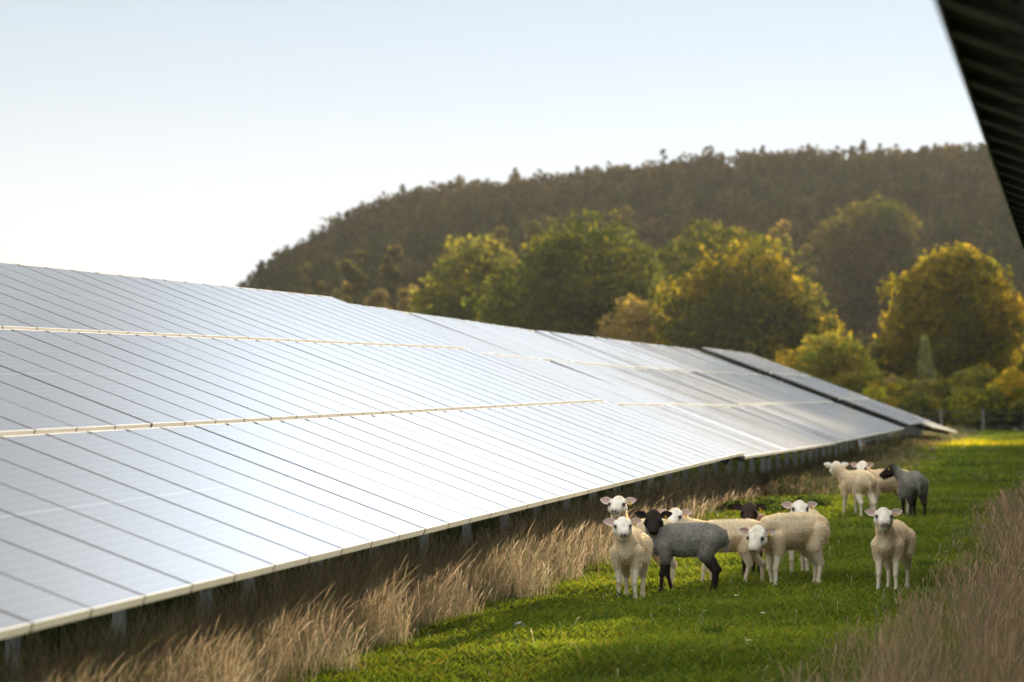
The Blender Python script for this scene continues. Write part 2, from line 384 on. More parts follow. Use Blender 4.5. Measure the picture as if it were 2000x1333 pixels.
for i, (x_, y_, w_, h_) in enumerate([(4.5, 217, 9, 16), (11, 221, 10, 18), (18, 216, 10, 17), (25, 220, 10, 16)]):  # added out of view to shade the far tables and ground
    tree('broadleaf_tree', 'unseen tall tree added for its shade outside the right edge, %s from the golden round tree' % ('first', 'second', 'third', 'fourth')[i], x_, y_, w_, h_, GRN+GOLD[:2], n=7000, leaf=.3, seed=80+i, group=GT, base=.66 if i == 0 else .12)
tree('bush', 'unseen low bush added for its shade outside the right edge beside the orange bush', 4.5, 210, 8, 4.6, GRN, n=2500, leaf=.25, seed=90, cat='bush', base=.02)  # added out of view so its shade ends the sunlit strip
GH = 'hedge bushes along the far fence'
hb = [(1955, 2060, 778, 203, GOLD[2:]+GRN, 'low dark hedge bush cut off by the right edge beneath the yellow bush'), (1875, 1995, 770, 204.5, GRN+YEL[2:3], 'low green hedge bush right of the fence post'), (1590, 1710, 735, 208, GOLD, 'olive hedge bush where the solar row meets the hedge'), (1690, 1790, 735, 209, YEL[1:]+TAN, 'yellow brown hedge bush left of the middle of the far hedge'),
      (1760, 1880, 742, 208, TAN[:2]+GOLD, 'rusty gold hedge bush below the pale pointed shrub'), (1850, 1960, 718, 210, LIGHT[:2]+YEL[:1], 'tall lime green hedge bush below the golden round tree'),
      (1650, 1750, 768, 204, YEL, 'low yellow hedge bush above the end of the solar row'), (1740, 1840, 772, 204, GRN+YEL[:2], 'low green hedge bush in the middle of the far hedge'),
      (1830, 1945, 775, 203.5, GOLD+YEL[:1], 'low golden hedge bush beside the pale fence post'), (1975, 2060, 690, 213, GOLD, 'orange bush cut off by the right edge')]
for i, (a, b_, tp, Y_, p_, lb) in enumerate(hb):
    tree_at('bush', lb, a, b_, tp, Y_, p_, n=3600, leaf=.15, seed=20+i, cat='bush', base=.02, group=GH, nl=20)
# trees one can tell apart on the lower left slope
ms = [(650, 735, 475, 352), (735, 800, 470, 360), (640, 700, 540, 330), (700, 770, 560, 325), (770, 830, 545, 322), (925, 1010, 430, 380), (1010, 1110, 412, 390), (850, 905, 452, 365), (590, 650, 545, 345), (1040, 1090, 465, 330),
      (1180, 1250, 395, 420), (1490, 1560, 430, 400), (1540, 1600, 470, 360), (570, 620, 500, 380), (820, 880, 560, 300)]
words = ['first small tree from the left, at the foot of the hill', ]
lab = ['grey green tree on the lower slope above the first solar tables', 'grey green tree just right of its twin on the lower left slope', 'tan tipped young tree above the step in the solar row',
       'brown tipped young tree above the solar row left of the light green tree', 'ochre young tree touching the light green tree on its left', 'olive tree on the slope above the light green tree',
       'olive tree on the slope above the left half of the largest dark tree', 'small olive tree above the left shoulder of the light green tree', 'dull low tree at the foot of the hill near its left end',
       'small tree peeping over the largest dark tree', 'dull tree high on the slope above the right half of the largest dark tree', 'brown tree on the slope right of the olive and gold tree',
       'brown bush on the slope right of the golden topped dark tree', 'small dull tree low on the left tail of the hill', 'yellow green bush at the lower left of the light green tree']
for i, (a, b_, tp, Y_) in enumerate(ms):
    tree_at('hillside_tree', lab[i], a, b_, tp, Y_, [DUL+GRN[2:3], TAN, DUL+LIGHT[2:3]][(0, 0, 1, 1, 1, 2, 2, 2, 0, 2, 0, 1, 1, 0, 2)[i]], n=1500, leaf=.34, seed=50+i, base=.03, group='trees on the hill slope', nl=14)

# far-off wood covering the hill: one mass
rng = np.random.default_rng(77)
protoV = []
for k in range(14):
    w_, h_ = rng.uniform(3.4, 5.6), rng.uniform(3.0, 4.6)*(1.25 if k % 4 == 0 else 1)
    V, F, C = crown(rng, w_, h_, 125, .34, [(1, 1, 1)], nl=9, cone=(k % 4 == 0)); protoV.append((V, C))
Vs, Cs = [], []
pos = [(rng.uniform(-190, 14), 345+295*rng.uniform(0, 1)**.8) for _ in range(6800)]
pos += [(rng.uniform(-170, 14), 594+rng.uniform(-16, 9)) for _ in range(420)]
palh = np.array([(.044, .050, .020), (.060, .052, .024), (.034, .044, .018), (.10, .078, .036), (.050, .062, .020), (.14, .105, .05)])*.85
for (xx, yy) in pos:
    a = math.atan2(xx, yy)+YAW
    if not -.14 < a < .145: continue
    if np.interp(xx*600/min(600, yy), RX, RZ) < 5.5: continue
    V, C = protoV[rng.integers(0, 14)]; an = rng.uniform(0, 6.28); s = rng.uniform(.55, 1.2)
    if yy > 575: s *= rng.uniform(.6, .9)
    c, s_ = math.cos(an)*s, math.sin(an)*s
    P = np.stack([V[:, 0]*c-V[:, 1]*s_+xx, V[:, 0]*s_+V[:, 1]*c+yy, V[:, 2]*s+float(hz(xx, yy))-.4], 1)
    patch = float(np.clip(.5+.45*np.sin(xx*.07+yy*.03)+.45*np.sin(yy*.043-xx*.05+1)-.3*(yy > 560), 0, 1))  # ridge trees turn tan: rim light painted into their colour
    base = palh[rng.integers(0, 6)]*.5+np.array([.034, .050, .018])*.5*patch+np.array([.070, .062, .028])*.5*(1-patch)
    base = base*.82
    Vs.append(P); Cs.append(C*base[None])
V = np.concatenate(Vs); C = np.concatenate(Cs); F = np.arange(len(V)).reshape(-1, 4)
tag(link('hill_wood', np_mesh('hill_wood', V, F, C, leaf_mat('scrub_foliage', .42, .9, .03, (3.0, 2.4, 1.2)))), 'dark brown green scrub wood covering the whole hill', 'wood', kind='stuff')

# ------------------------------------------------------------------ evening haze
m = MB(); m.box(-700, 500, -100, 1200, -2.3, 62); hzm = bpy.data.materials.new('haze_air'); hzm.use_nodes = True; t = hzm.node_tree; t.nodes.clear()
out = t.nodes.new('ShaderNodeOutputMaterial'); pv = t.nodes.new('ShaderNodeVolumePrincipled'); pv.inputs['Density'].default_value = .00006
pv.inputs['Color'].default_value = (.93, .93, .94, 1); pv.inputs['Anisotropy'].default_value = .4; t.links.new(pv.outputs[0], out.inputs['Volume'])
tag(link('haze', m.mesh('haze', hzm)), 'faint evening haze over the field and hill', 'haze', kind='stuff')

# ------------------------------------------------------------------ wire fence before the hedge
post_w, t, b = mat('weathered_wood', rough=.9); noise_color(t, b, (.12, .11, .09), (.22, .20, .17), scale=8)
fr = empty('wire_fence', (px(1920, 198), 198, float(gz(198)))); tag(fr, 'thin wire fence with pale wooden posts in front of the hedge', 'fence')
dxp = px(1920, 198)-px(1838, 198)
for k in range(-3, 3):
    m = MB(); bm = m.bm
    bmesh.ops.create_cone(bm, segments=10, radius1=.05, radius2=.045, depth=1.4, matrix=Matrix.Translation((k*dxp, 0, .5)), cap_ends=True)
    bmesh.ops.create_cone(bm, segments=10, radius1=.045, radius2=.01, depth=.06, matrix=Matrix.Translation((k*dxp, 0, 1.23)), cap_ends=True)
    link('post', m.mesh('post', post_w), fr)
for zz in (.35, .7, 1.05):
    m = MB(); m.box(-3*dxp, 2*dxp, -.054, -.051, zz-.003, zz+.003); link('wire', m.mesh('wire', steel_m), fr)

# ------------------------------------------------------------------ grasses
grassM = leaf_mat('grass_blade', .5, .5, .3, (1.25, 1.2, .9))
dryM = leaf_mat('dry_stalk', .35, .7, .2, (1.3, 1.3, 1.3))
def blades(rng, x, y, h, wd, c0, c1, lean=.5, z=None):
    n = len(x); a = rng.uniform(0, 6.28, n); z0 = gz(y) if z is None else z
    ux, uy = np.cos(a), np.sin(a); la = rng.uniform(0, 6.28, n); l = rng.uniform(0, lean, n)*h
    mx_, my_ = x+np.cos(la)*l*.35, y+np.sin(la)*l*.35
    V = np.stack([np.stack([x-ux*wd, y-uy*wd, z0-.005], 1), np.stack([x+ux*wd, y+uy*wd, z0-.005], 1),
                  np.stack([mx_+ux*wd*.8, my_+uy*wd*.8, z0+h*.6], 1), np.stack([x+np.cos(la)*l, y+np.sin(la)*l, z0+h], 1)], 1)
    V[:, 2] += 0
    F = np.arange(4*n).reshape(n, 4)
    tt = rng.uniform(0, 1, (n, 1)); c = np.array(c0)*(1-tt)+np.array(c1)*tt; c = c*rng.uniform(.75, 1.25, (n, 1))
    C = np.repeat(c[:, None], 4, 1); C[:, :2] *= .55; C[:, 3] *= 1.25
    return V.reshape(-1, 3), F, C.reshape(-1, 3)
def patch_noise(x, y, s=1.0):
    return (np.sin(x*1.9*s+y*.7*s)+np.sin(y*1.3*s-x*.8*s+2)+np.sin(x*.6*s+y*2.3*s+4)+np.sin(x*3.7*s-y*2.9*s))/4
rng = np.random.default_rng(5)
Vs, Cs = [], []
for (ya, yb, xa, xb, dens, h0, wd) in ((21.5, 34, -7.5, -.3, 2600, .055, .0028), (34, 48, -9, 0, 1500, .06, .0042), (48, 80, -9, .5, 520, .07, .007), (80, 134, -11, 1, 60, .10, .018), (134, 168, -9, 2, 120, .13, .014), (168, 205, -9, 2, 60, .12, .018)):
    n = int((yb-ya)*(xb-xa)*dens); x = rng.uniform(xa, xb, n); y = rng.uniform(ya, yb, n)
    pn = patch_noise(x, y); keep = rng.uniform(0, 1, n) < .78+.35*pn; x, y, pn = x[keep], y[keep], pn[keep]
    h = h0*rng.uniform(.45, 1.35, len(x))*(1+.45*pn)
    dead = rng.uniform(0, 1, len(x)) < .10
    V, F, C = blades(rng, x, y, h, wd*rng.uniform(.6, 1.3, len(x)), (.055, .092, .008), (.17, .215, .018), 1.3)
    p2 = np.repeat(patch_noise(x, y, .45), 4)[:, None]
    if ya == 134: C *= np.array([3.3, 2.3, 1.0])  # sunlit strip painted into the blade colour of this band
    C[np.repeat(dead, 4)] = C[np.repeat(dead, 4)]*np.array([1.6, .95, 1.4])
    C = C*(1+.42*p2)+np.array([.05, .035, 0])*np.clip(p2, 0, 1)
    Vs.append(V); Cs.append(C)
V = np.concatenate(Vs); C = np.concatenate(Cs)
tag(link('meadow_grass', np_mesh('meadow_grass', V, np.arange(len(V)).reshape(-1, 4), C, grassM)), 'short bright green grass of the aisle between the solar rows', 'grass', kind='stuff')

rng = np.random.default_rng(61); nc = 55; cy = rng.uniform(23, 62, nc); cx = rng.uniform(-4.9, -1.1, nc)
ci = np.repeat(np.arange(nc), 70); hh = rng.uniform(.5, 1.2, nc)
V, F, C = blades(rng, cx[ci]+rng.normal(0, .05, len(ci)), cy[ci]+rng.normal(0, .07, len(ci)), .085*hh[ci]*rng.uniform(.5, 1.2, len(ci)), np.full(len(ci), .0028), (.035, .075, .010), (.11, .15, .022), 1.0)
tag(link('grass_tufts', np_mesh('grass_tufts', V, F, C, grassM)), 'darker longer tufts standing in the short green grass', 'grass', kind='stuff')
def stalks(rng, cx, cy, per, spread, hmean, wd, cols, lean=.35, wind=(.05, .02)):
    n = len(cx)*per; ci = np.repeat(np.arange(len(cx)), per)
    a = rng.uniform(0, 6.28, n); r = np.abs(rng.normal(0, spread, n)); x = cx[ci]+np.cos(a)*r*.6; y = cy[ci]+np.sin(a)*r*.6
    ch = hmean[ci]; h = ch*rng.uniform(.3, 1.25, n)
    lx = np.cos(a)*lean*rng.uniform(.1, 1, n)+wind[0]+rng.normal(0, .17, n); ly = np.sin(a)*lean*rng.uniform(.1, 1, n)+wind[1]+rng.normal(0, .17, n)
    z0 = gz(y); ang = rng.uniform(0, 3.14, n); wx, wy = np.cos(ang), np.sin(ang)
    T = [0, .35, .68, .86, 1.0]; Wd = [1, .8, .6, 1.9, .2]
    droop = rng.uniform(0, .28, n)
    lv = []
    for t_, w_ in zip(T, Wd):
        bx = x+lx*h*t_**1.7; by = y+ly*h*t_**1.7; bz = z0+h*(t_-droop*t_**4)
        ww = wd*w_*rng.uniform(.8, 1.2, n)
        lv += [np.stack([bx-wx*ww, by-wy*ww, bz], 1), np.stack([bx+wx*ww, by+wy*ww, bz], 1)]
    V = np.stack(lv, 1)
    base = np.arange(n)[:, None]*10
    F = np.concatenate([base+np.array([[2*k, 2*k+1, 2*k+3, 2*k+2]]) for k in range(4)], 0)
    cols = np.array(cols); c = cols[rng.integers(0, len(cols), n)]*rng.uniform(.75, 1.25, (n, 1))
    C = np.repeat(c[:, None], 10, 1)
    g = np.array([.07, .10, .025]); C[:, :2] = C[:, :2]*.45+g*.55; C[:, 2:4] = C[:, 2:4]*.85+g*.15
    return V.reshape(-1, 3), F, C.reshape(-1, 3)
DRY = [(.43, .33, .22), (.52, .41, .27), (.37, .27, .17), (.62, .51, .36), (.27, .23, .13), (.44, .33, .22), (.14, .17, .06), (.26, .18, .12)]
def dry_strip(name, label, segs, seed, cols=DRY, lean=.35):
    rng = np.random.default_rng(seed); Vs, Fs, Cs, off = [], [], [], 0
    for (ya, yb, fa, fb, dens, per, hh, wd) in segs:
        n = int((yb-ya)*2.2*dens); y = rng.uniform(ya, yb, n); q = rng.uniform(-.12, 1, n); ramp = .75 if seed == 10 else .32
        kp = rng.uniform(0, 1, n) < np.clip((q+.12)/ramp, .03, 1)*((.6+.4*patch_noise(q*6, y*1.1)) if seed == 10 else (.8+.2*patch_noise(q*6, y*1.1))); q, y = q[kp], y[kp]
        xa, xb = fa(y), fb(y); x = xa+(xb-xa)*q
        edge = np.minimum(q, 1)*1.0
        hm = hh*(.50+.50*np.clip(q*3.0, 0, 1))*(1-.25*np.clip(q-.6, 0, 1)*2.5*(name == 'tall_dry_grass' and seed == 9))*(1+.14*patch_noise(x*.8, y*.8))
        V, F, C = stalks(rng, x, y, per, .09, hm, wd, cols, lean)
        Vs.append(V); Fs.append(F+off); Cs.append(C); off += len(V)
    return tag(link(name, np_mesh(name, np.concatenate(Vs), np.concatenate(Fs), np.concatenate(Cs), dryM)), label, 'grass', kind='stuff')
eL = lambda y: np.interp(y, [16, 24, 31, 34.5, 40.6, 62, 75], [-4.75, -4.8, -4.95, -4.65, -4.85, -5.2, -5.3])+.12*np.sin(y*2.1)+.08*np.sin(y*5.3)
dry_strip('tall_dry_grass', 'tall tan dry grass growing along the lower edge of the left solar row',
          [(17, 34, eL, lambda y: eL(y)-.95, 44, 20, .62, .0014), (34, 48, eL, lambda y: eL(y)-.95, 28, 15, .56, .0026), (48, 68, eL, lambda y: eL(y)-1.0, 20, 12, .52, .0045)], 9)
eR = lambda y: np.interp(y, [12, 22, 25, 29, 36, 46, 56, 66, 90], [-1.85, -1.85, -1.70, -1.42, -1.10, -1.2, -1.3, -1.0, -.7])+.08*np.sin(y*2.7)
dry_strip('tall_dry_grass', 'tall pinkish brown dry grass filling the lower right corner',
          [(13, 30, eR, lambda y: eR(y)+2.0, 50, 22, .46, .0015), (30, 48, eR, lambda y: eR(y)+1.9, 46, 14, .46, .0026), (48, 90, eR, lambda y: eR(y)+2, 20, 10, .42, .0055)], 10,
          cols=[(.36, .22, .13), (.46, .30, .18), (.29, .18, .11), (.38, .26, .15), (.20, .16, .09), (.13, .15, .05)], lean=.3)
dry_strip('rough_grass', 'low brown rough grass below the far tables of the left solar row',
          [(66, 110, lambda y: -3.9-.3*np.sin(y*.7), lambda y: -6.6+0*y, 12, 10, .34, .011), (110, 195, lambda y: -4.4+0*y, lambda y: -8+0*y, 6, 10, .4, .02)], 11,
          cols=[(.20, .15, .08), (.26, .18, .10), (.15, .14, .05), (.12, .14, .04)])
rng = np.random.default_rng(41); n = 2200; y = rng.uniform(25, 90, n)**1.0; q = rng.uniform(0, 1, n); x = eL(y)+(eR(y)-eL(y))*np.where(rng.uniform(0, 1, n) < .5, q**3.5, 1-q**3)
V, F, C = stalks(rng, x, y, 1, .05, np.full(n, .15), .0020, DRY+[(.16, .2, .05)]*3, .6)
tag(link('stray_stalks', np_mesh('stray_stalks', V, F, C, dryM)), 'single dry stalks scattered through the short green grass', 'grass', kind='stuff')
# rank green growth in the shade below the tables
rng = np.random.default_rng(31)
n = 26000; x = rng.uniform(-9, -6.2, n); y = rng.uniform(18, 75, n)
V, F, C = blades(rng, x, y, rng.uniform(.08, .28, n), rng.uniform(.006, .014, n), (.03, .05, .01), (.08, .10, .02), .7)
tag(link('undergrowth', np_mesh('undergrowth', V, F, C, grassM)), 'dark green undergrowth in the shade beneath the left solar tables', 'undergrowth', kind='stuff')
# dark leafy weeds
def leafy(name, label, spots, seed):
    rng = np.random.default_rng(seed); Vs, Cs = [], []
    for (cx, cy, r, h) in spots:
        n = 260; a = rng.uniform(0, 6.28, n); rr = r*np.sqrt(rng.uniform(0, 1, n))
        P = np.stack([cx+np.cos(a)*rr, cy+np.sin(a)*rr, gz(cy)+rng.uniform(.02, 1, n)*h*(1-.6*rr/r)], 1)
        N = rng.normal(size=(n, 3))+np.array([0, 0, .8]); V, F = leaf_quads(P, N, rng.uniform(.015, .04, n), rng)
        Vs.append(V); Cs.append(np.repeat(np.array([.025, .04, .015])*rng.uniform(.6, 1.6, (n, 1)), 4, 0))
    V = np.concatenate(Vs)
    return tag(link(name, np_mesh(name, V, np.arange(len(V)).reshape(-1, 4), np.concatenate(Cs), leafM)), label, 'weeds', kind='stuff')
rng = np.random.default_rng(3)
leafy('leafy_weeds', 'dark leafy weeds in the grass behind the sheep', [(rng.uniform(-5.0, -3.7), rng.uniform(55, 61), rng.uniform(.12, .26), rng.uniform(.12, .28)) for _ in range(26)] +
      [(-3.9+rng.uniform(-.5, .5), 56, .15, .15) for _ in range(3)], 4)

# little white flowers and a stone
pet, t, b = mat('white_petal', (.8, .8, .78), .6); yel, t, b = mat('yellow_disc', (.75, .45, .03), .6); stem_m, t, b = mat('flower_stem', (.06, .12, .02), .6)
def flower(label, x, y, h):
    r = empty('daisy', (x, y, float(gz(y)))); tag(r, label, 'flower', 'white flowers in the grass')
    bm = bmesh.new()
    for k in range(9):
        a = k*2*math.pi/9; p = [Vector((.004*math.cos(a-.5), .004*math.sin(a-.5), h)), Vector((.022*math.cos(a-.2), .022*math.sin(a-.2), h+.006)), Vector((.024*math.cos(a+.2), .024*math.sin(a+.2), h+.006)), Vector((.004*math.cos(a+.5), .004*math.sin(a+.5), h))]
        top = [bm.verts.new(q) for q in p]; bot = [bm.verts.new(q-Vector((0, 0, .0012))) for q in p]
        bm.faces.new(top); bm.faces.new(bot[::-1])
        for i in range(4): bm.faces.new((top[i], bot[i], bot[(i+1) % 4], top[(i+1) % 4]))
    me = bpy.data.meshes.new('petals'); bm.to_mesh(me); bm.free(); me.materials.append(pet); link('petals', me, r)
    bm = bmesh.new(); bmesh.ops.create_uvsphere(bm, u_segments=10, v_segments=6, radius=.008, matrix=Matrix.Translation((0, 0, h+.004)))
    me = bpy.data.meshes.new('disc'); bm.to_mesh(me); bm.free(); me.materials.append(yel); link('disc', me, r)
    bm = bmesh.new(); bmesh.ops.create_cone(bm, segments=6, radius1=.0018, radius2=.0014, depth=h, matrix=Matrix.Translation((0, 0, h/2)), cap_ends=True)
    me = bpy.data.meshes.new('stem'); bm.to_mesh(me); bm.free(); me.materials.append(stem_m); link('stem', me, r)
for lb, x, y in (('white daisy in the grass nearest below the big cream sheep', -2.42, 30.9), ('white daisy lowest in the middle of the grass', -2.27, 27.7), ('tiny daisy in the grass below the black faced grey sheep', -2.84, 33.3),):
    flower(lb, x, y, .085)
st_m, t, b = mat('fieldstone', rough=.9); noise_color(t, b, (.25, .23, .21), (.42, .40, .37), scale=30)
bm = bmesh.new(); bmesh.ops.create_icosphere(bm, subdivisions=3, radius=1)
for v_ in bm.verts:
    k = 1+.15*math.sin(v_.co.x*4+1)*math.sin(v_.co.y*5)+.08*math.sin(v_.co.z*9+v_.co.x*7); v_.co = Vector((v_.co.x*.05*k, v_.co.y*.04*k, v_.co.z*.032*k+.03))
me = bpy.data.meshes.new('stone'); bm.to_mesh(me); bm.free(); me.materials.append(st_m)
tag(link('stone', me, None, (-4.25, 29.9, 0)), 'small grey stone in the short grass near the dry grass', 'stone')

# ------------------------------------------------------------------ sheep
def sheep_mat(name, bump=.5, scale=90, sheen=.0, tr=0):
    m = bpy.data.materials.new(name); m.use_nodes = True; t = m.node_tree; b = t.nodes['Principled BSDF']
    a = t.nodes.new('ShaderNodeAttribute'); a.attribute_name = 'tint'; tc = t.nodes.new('ShaderNodeTexCoord')
    n = t.nodes.new('ShaderNodeTexNoise'); n.inputs['Scale'].default_value = scale; n.inputs['Detail'].default_value = 4
    bp = t.nodes.new('ShaderNodeBump'); bp.inputs['Strength'].default_value = bump; bp.inputs['Distance'].default_value = .006
    t.links.new(tc.outputs['Object'], n.inputs['Vector']); t.links.new(n.outputs['Fac'], bp.inputs['Height']); t.links.new(bp.outputs[0], b.inputs['Normal'])
    t.links.new(a.outputs['Color'], b.inputs['Base Color']); b.inputs['Roughness'].default_value = .9; b.inputs['Specular IOR Level'].default_value = .15
    return m
skinM = sheep_mat('sheep_coat'); woolM = leaf_mat('wool_fibre', .5, .9, .1, (1.9, 1.7, 1.4))
eyeM, t, b = mat('sheep_eye', (.012, .009, .006), .12); tagM, t, b = mat('yellow_plastic_tag', (.85, .52, .01), .45)
noseM, t, b = mat('nostril', (.05, .03, .03), .5)

WHITE = dict(wool=(.64, .54, .39), face=(.78, .72, .62), leg=(.62, .54, .42), nose=(.30, .20, .17), ear=(.50, .34, .29), hoof=(.10, .08, .06), tip=(.90, .86, .74))
GREY = dict(wool=(.23, .215, .19), face=(.026, .018, .013), leg=(.028, .020, .015), nose=(.03, .025, .025), ear=(.02, .015, .014), hoof=(.01, .01, .01), tip=(.50, .50, .48))
BROWN = dict(wool=(.20, .15, .11), face=(.045, .028, .020), leg=(.03, .022, .018), nose=(.05, .035, .03), ear=(.035, .02, .018), hoof=(.012, .01, .01), tip=(.40, .33, .26))

def make_sheep(label, pos, alpha, head, fyaw, fpitch=-.72, S=1.0, c=WHITE, legs=None, dirt=.5, seed=0, tagged=True, group='sheep in the aisle'):
    """pos: ground xy of body centre. alpha: heading from 'towards the camera' (0) to picture-left (+90).
    head: (forward, side(+left of the animal), height) of the skull centre; fyaw: face yaw on the same scale as alpha"""
    rng = np.random.default_rng(seed+100)
    toc = Vector((-pos[0], -pos[1], 0)).normalized(); left = Vector((-math.cos(YAW), -math.sin(YAW), 0))
    left = (left-toc*left.dot(toc)).normalized()
    hd = toc*math.cos(R(alpha))+left*math.sin(R(alpha)); ang = math.atan2(hd.y, hd.x)
    fd = toc*math.cos(R(fyaw))+left*math.sin(R(fyaw)); fang = math.atan2(fd.y, fd.x)-ang
    E_ = []   # (center, radii, region)
    def ell(p, r, g, rot=None): E_.append((Vector(p), Vector(r) if hasattr(r, '__len__') else Vector((r, r, r)), g, rot))
    def cap(a, b_, ra, rb, g, lat=1.0):
        a, b_ = Vector(a), Vector(b_); L = (b_-a).length; n = max(2, int(L/(min(ra, rb)*.42))+1)
        for i in range(n+1):
            t_ = i/n; ell(a.lerp(b_, t_), (ra+(rb-ra)*t_,)*3, g)
    st = [(.275, .435, .075, .10), (.23, .45, .11, .145), (.12, .465, .132, .165), (0, .462, .150, .170), (-.12, .468, .155, .168), (-.22, .485, .143, .150), (-.30, .49, .118, .125), (-.35, .485, .08, .09)]
    sx = [-s[0] for s in st]
    for q in np.linspace(-.275, .35, 30):
        v_ = [np.interp(q, sx, [s[k] for s in st]) for k in (1, 2, 3)]
        ell((-q, 0, v_[0]+.04), (.055, v_[1]*.85, v_[2]*.95), 'wool')
    H = Vector(head)
    Rm = Matrix.Rotation(fang, 3, 'Z') @ Matrix.Rotation(-fpitch, 3, 'Y')
    A = Rm @ Vector((1, 0, 0)); Lt = Rm @ Vector((0, 1, 0)); U = Rm @ Vector((0, 0, 1))
    nk = H - A*.035 - U*.01
    mid = Vector((.235, 0, .53)).lerp(nk, .5)+Vector((.02, 0, -.01))
    cap((.20, 0, .54), mid, .102, .076, 'wool'); cap(mid, nk, .076, .062, 'wool'); cap((.24, 0, .47), mid, .088, .064, 'wool')
    # head
    cap(H-A*.012, H+A*.055, .077, .067, 'face')
    for s in (1, -1):
        cap(H+A*.05+Lt*.010*s, H+A*.145+Lt*.010*s-U*.004, .062, .040, 'face'); cap(H+A*.04+Lt*.012*s-U*.040, H+A*.135+Lt*.010*s-U*.046, .045, .029, 'face')
        ell(H+A*.035+Lt*.044*s-U*.020, .049, 'face'); ell(H+A*.050+Lt*.056*s+U*.026, .023, 'face')
        ell(H+A*.166+Lt*.014*s+U*.002, .024, 'nose')
        ell(H+A*.0+Lt*.060*s+U*.035, .028, 'face')
    ell(H-A*.02+U*.022, .064, 'face')
    # legs
    L0 = dict(fl=0, fr=0, hl=0, hr=0); L0.update(legs or {})
    for key, s in (('fl', 1), ('fr', -1)):
        dx = L0[key]
        cap((.185, .080*s, .46), (.165+dx*.15, .082*s, .33), .070, .048, 'wool')
        cap((.165+dx*.15, .082*s, .35), (.185+dx*.55, .076*s, .195), .041, .026, 'leg')
        cap((.185+dx*.55, .076*s, .195), (.180+dx, .078*s, .055), .0215, .0180, 'leg')
        ell((.188+dx*.55, .076*s, .188), (.029, .026, .036), 'leg'); ell((.176+dx, .078*s, .052), (.027, .026, .024), 'leg')
        cap((.180+dx, .078*s, .055), (.195+dx, .078*s, .022), .0215, .024, 'leg'); ell((.200+dx, .078*s, .014), (.032, .024, .016), 'hoof')
    for key, s in (('hl', 1), ('hr', -1)):
        dx = L0[key]
        cap((-.245, .070*s, .50), (-.195+dx*.2, .085*s, .375), .100, .072, 'wool')
        cap((-.195+dx*.2, .085*s, .375), (-.295+dx*.75, .082*s, .225), .066, .034, 'leg')
        cap((-.295+dx*.75, .082*s, .225), (-.275+dx, .080*s, .06), .0235, .0190, 'leg')
        ell((-.305+dx*.75, .082*s, .232), (.032, .024, .038), 'leg'); ell((-.280+dx, .080*s, .058), (.028, .026, .024), 'leg')
        cap((-.275+dx, .082*s, .06), (-.258+dx, .082*s, .022), .022, .025, 'leg'); ell((-.252+dx, .082*s, .014), (.033, .025, .016), 'hoof')
    cap((-.370, 0, .58), (-.398, 0, .49), .028, .022, 'wool'); cap((-.398, 0, .49), (-.388, 0, .40), .021, .012, 'wool')
    # grow one continuous surface
    bm = bmesh.new()
    for (p, r, g, rot) in E_:
        bmesh.ops.create_icosphere(bm, subdivisions=2, radius=1, matrix=Matrix.Translation(p) @ Matrix.Diagonal((*r, 1)))
    me = bpy.data.meshes.new('tmp'); bm.to_mesh(me); bm.free(); ob = link('tmp', me)
    md = ob.modifiers.new('r', 'REMESH'); md.mode = 'VOXEL'; md.voxel_size = .0085
    sm = ob.modifiers.new('s', 'SMOOTH'); sm.factor = .5; sm.iterations = 5
    dg = bpy.context.evaluated_depsgraph_get(); ev = ob.evaluated_get(dg).to_mesh()
    V = np.empty(len(ev.vertices)*3, np.float32); ev.vertices.foreach_get('co', V); V = V.reshape(-1, 3)
    NN = np.empty(len(V)*3, np.float32); ev.vertices.foreach_get('normal', NN); NN = NN.reshape(-1, 3)
    quads = np.array([list(p.vertices) for p in ev.polygons if len(p.vertices) == 4], np.int32)
    ob.evaluated_get(dg).to_mesh_clear(); bpy.data.objects.remove(ob)
    # tint by nearest body region
    regs = ['wool', 'face', 'nose', 'leg', 'hoof']; best = {g: np.full(len(V), 9.) for g in regs}
    for (p, r, g, rot) in E_:
        d = np.linalg.norm((V-np.array(p))/np.array(r), axis=1)-1; best[g] = np.minimum(best[g], d*min(r))
    Wt = np.stack([np.exp(-np.clip(best[g], -.02, 1)/.008) for g in regs], 1); Wt /= Wt.sum(1, keepdims=True)
    C = Wt @ np.array([c[g] for g in regs]); woolw = Wt[:, 0].copy()
    ns = (np.sin(V[:, 0]*17+seed)+np.sin(V[:, 2]*23+V[:, 0]*9+seed*2)+np.sin(V[:, 1]*25+V[:, 2]*13))/3
    stain = np.clip(ns*.8+.35, 0, 1)*woolw*dirt*np.clip((.66-V[:, 2])/.12, .2, 1)
    C = C*(1-stain[:, None]*(1-np.array([.62, .52, .38])))
    q = V*1.0; cur = np.zeros(len(V))
    for kk in range(7):
        kd = rng.normal(size=3); kd = kd/np.linalg.norm(kd)*rng.uniform(130, 260); cur += np.sin(q @ kd+rng.uniform(0, 6.28))
    for kk in range(4):
        kd = rng.normal(size=3); kd = kd/np.linalg.norm(kd)*rng.uniform(35, 60); cur += np.sin(q @ kd+rng.uniform(0, 6.28))*1.4
    V = V+NN*(cur*.00045*woolw)[:, None]; C = C*(1+.07*np.clip(cur/3, -1, 1)*woolw)[:, None]
    fm = np.sin(V @ np.array([61., 43, 37])+seed)+np.sin(V @ np.array([-47., 70, 29]))+np.sin(V @ np.array([33., -55, 81]))
    C = C*(1-.10*np.clip(fm/2, -.3, 1)*Wt[:, 1])[:, None]*(1-np.array([.0, .05, .13])*np.clip(.3+fm/3, 0, 1)[:, None]*(Wt[:, 1]+Wt[:, 3])[:, None])
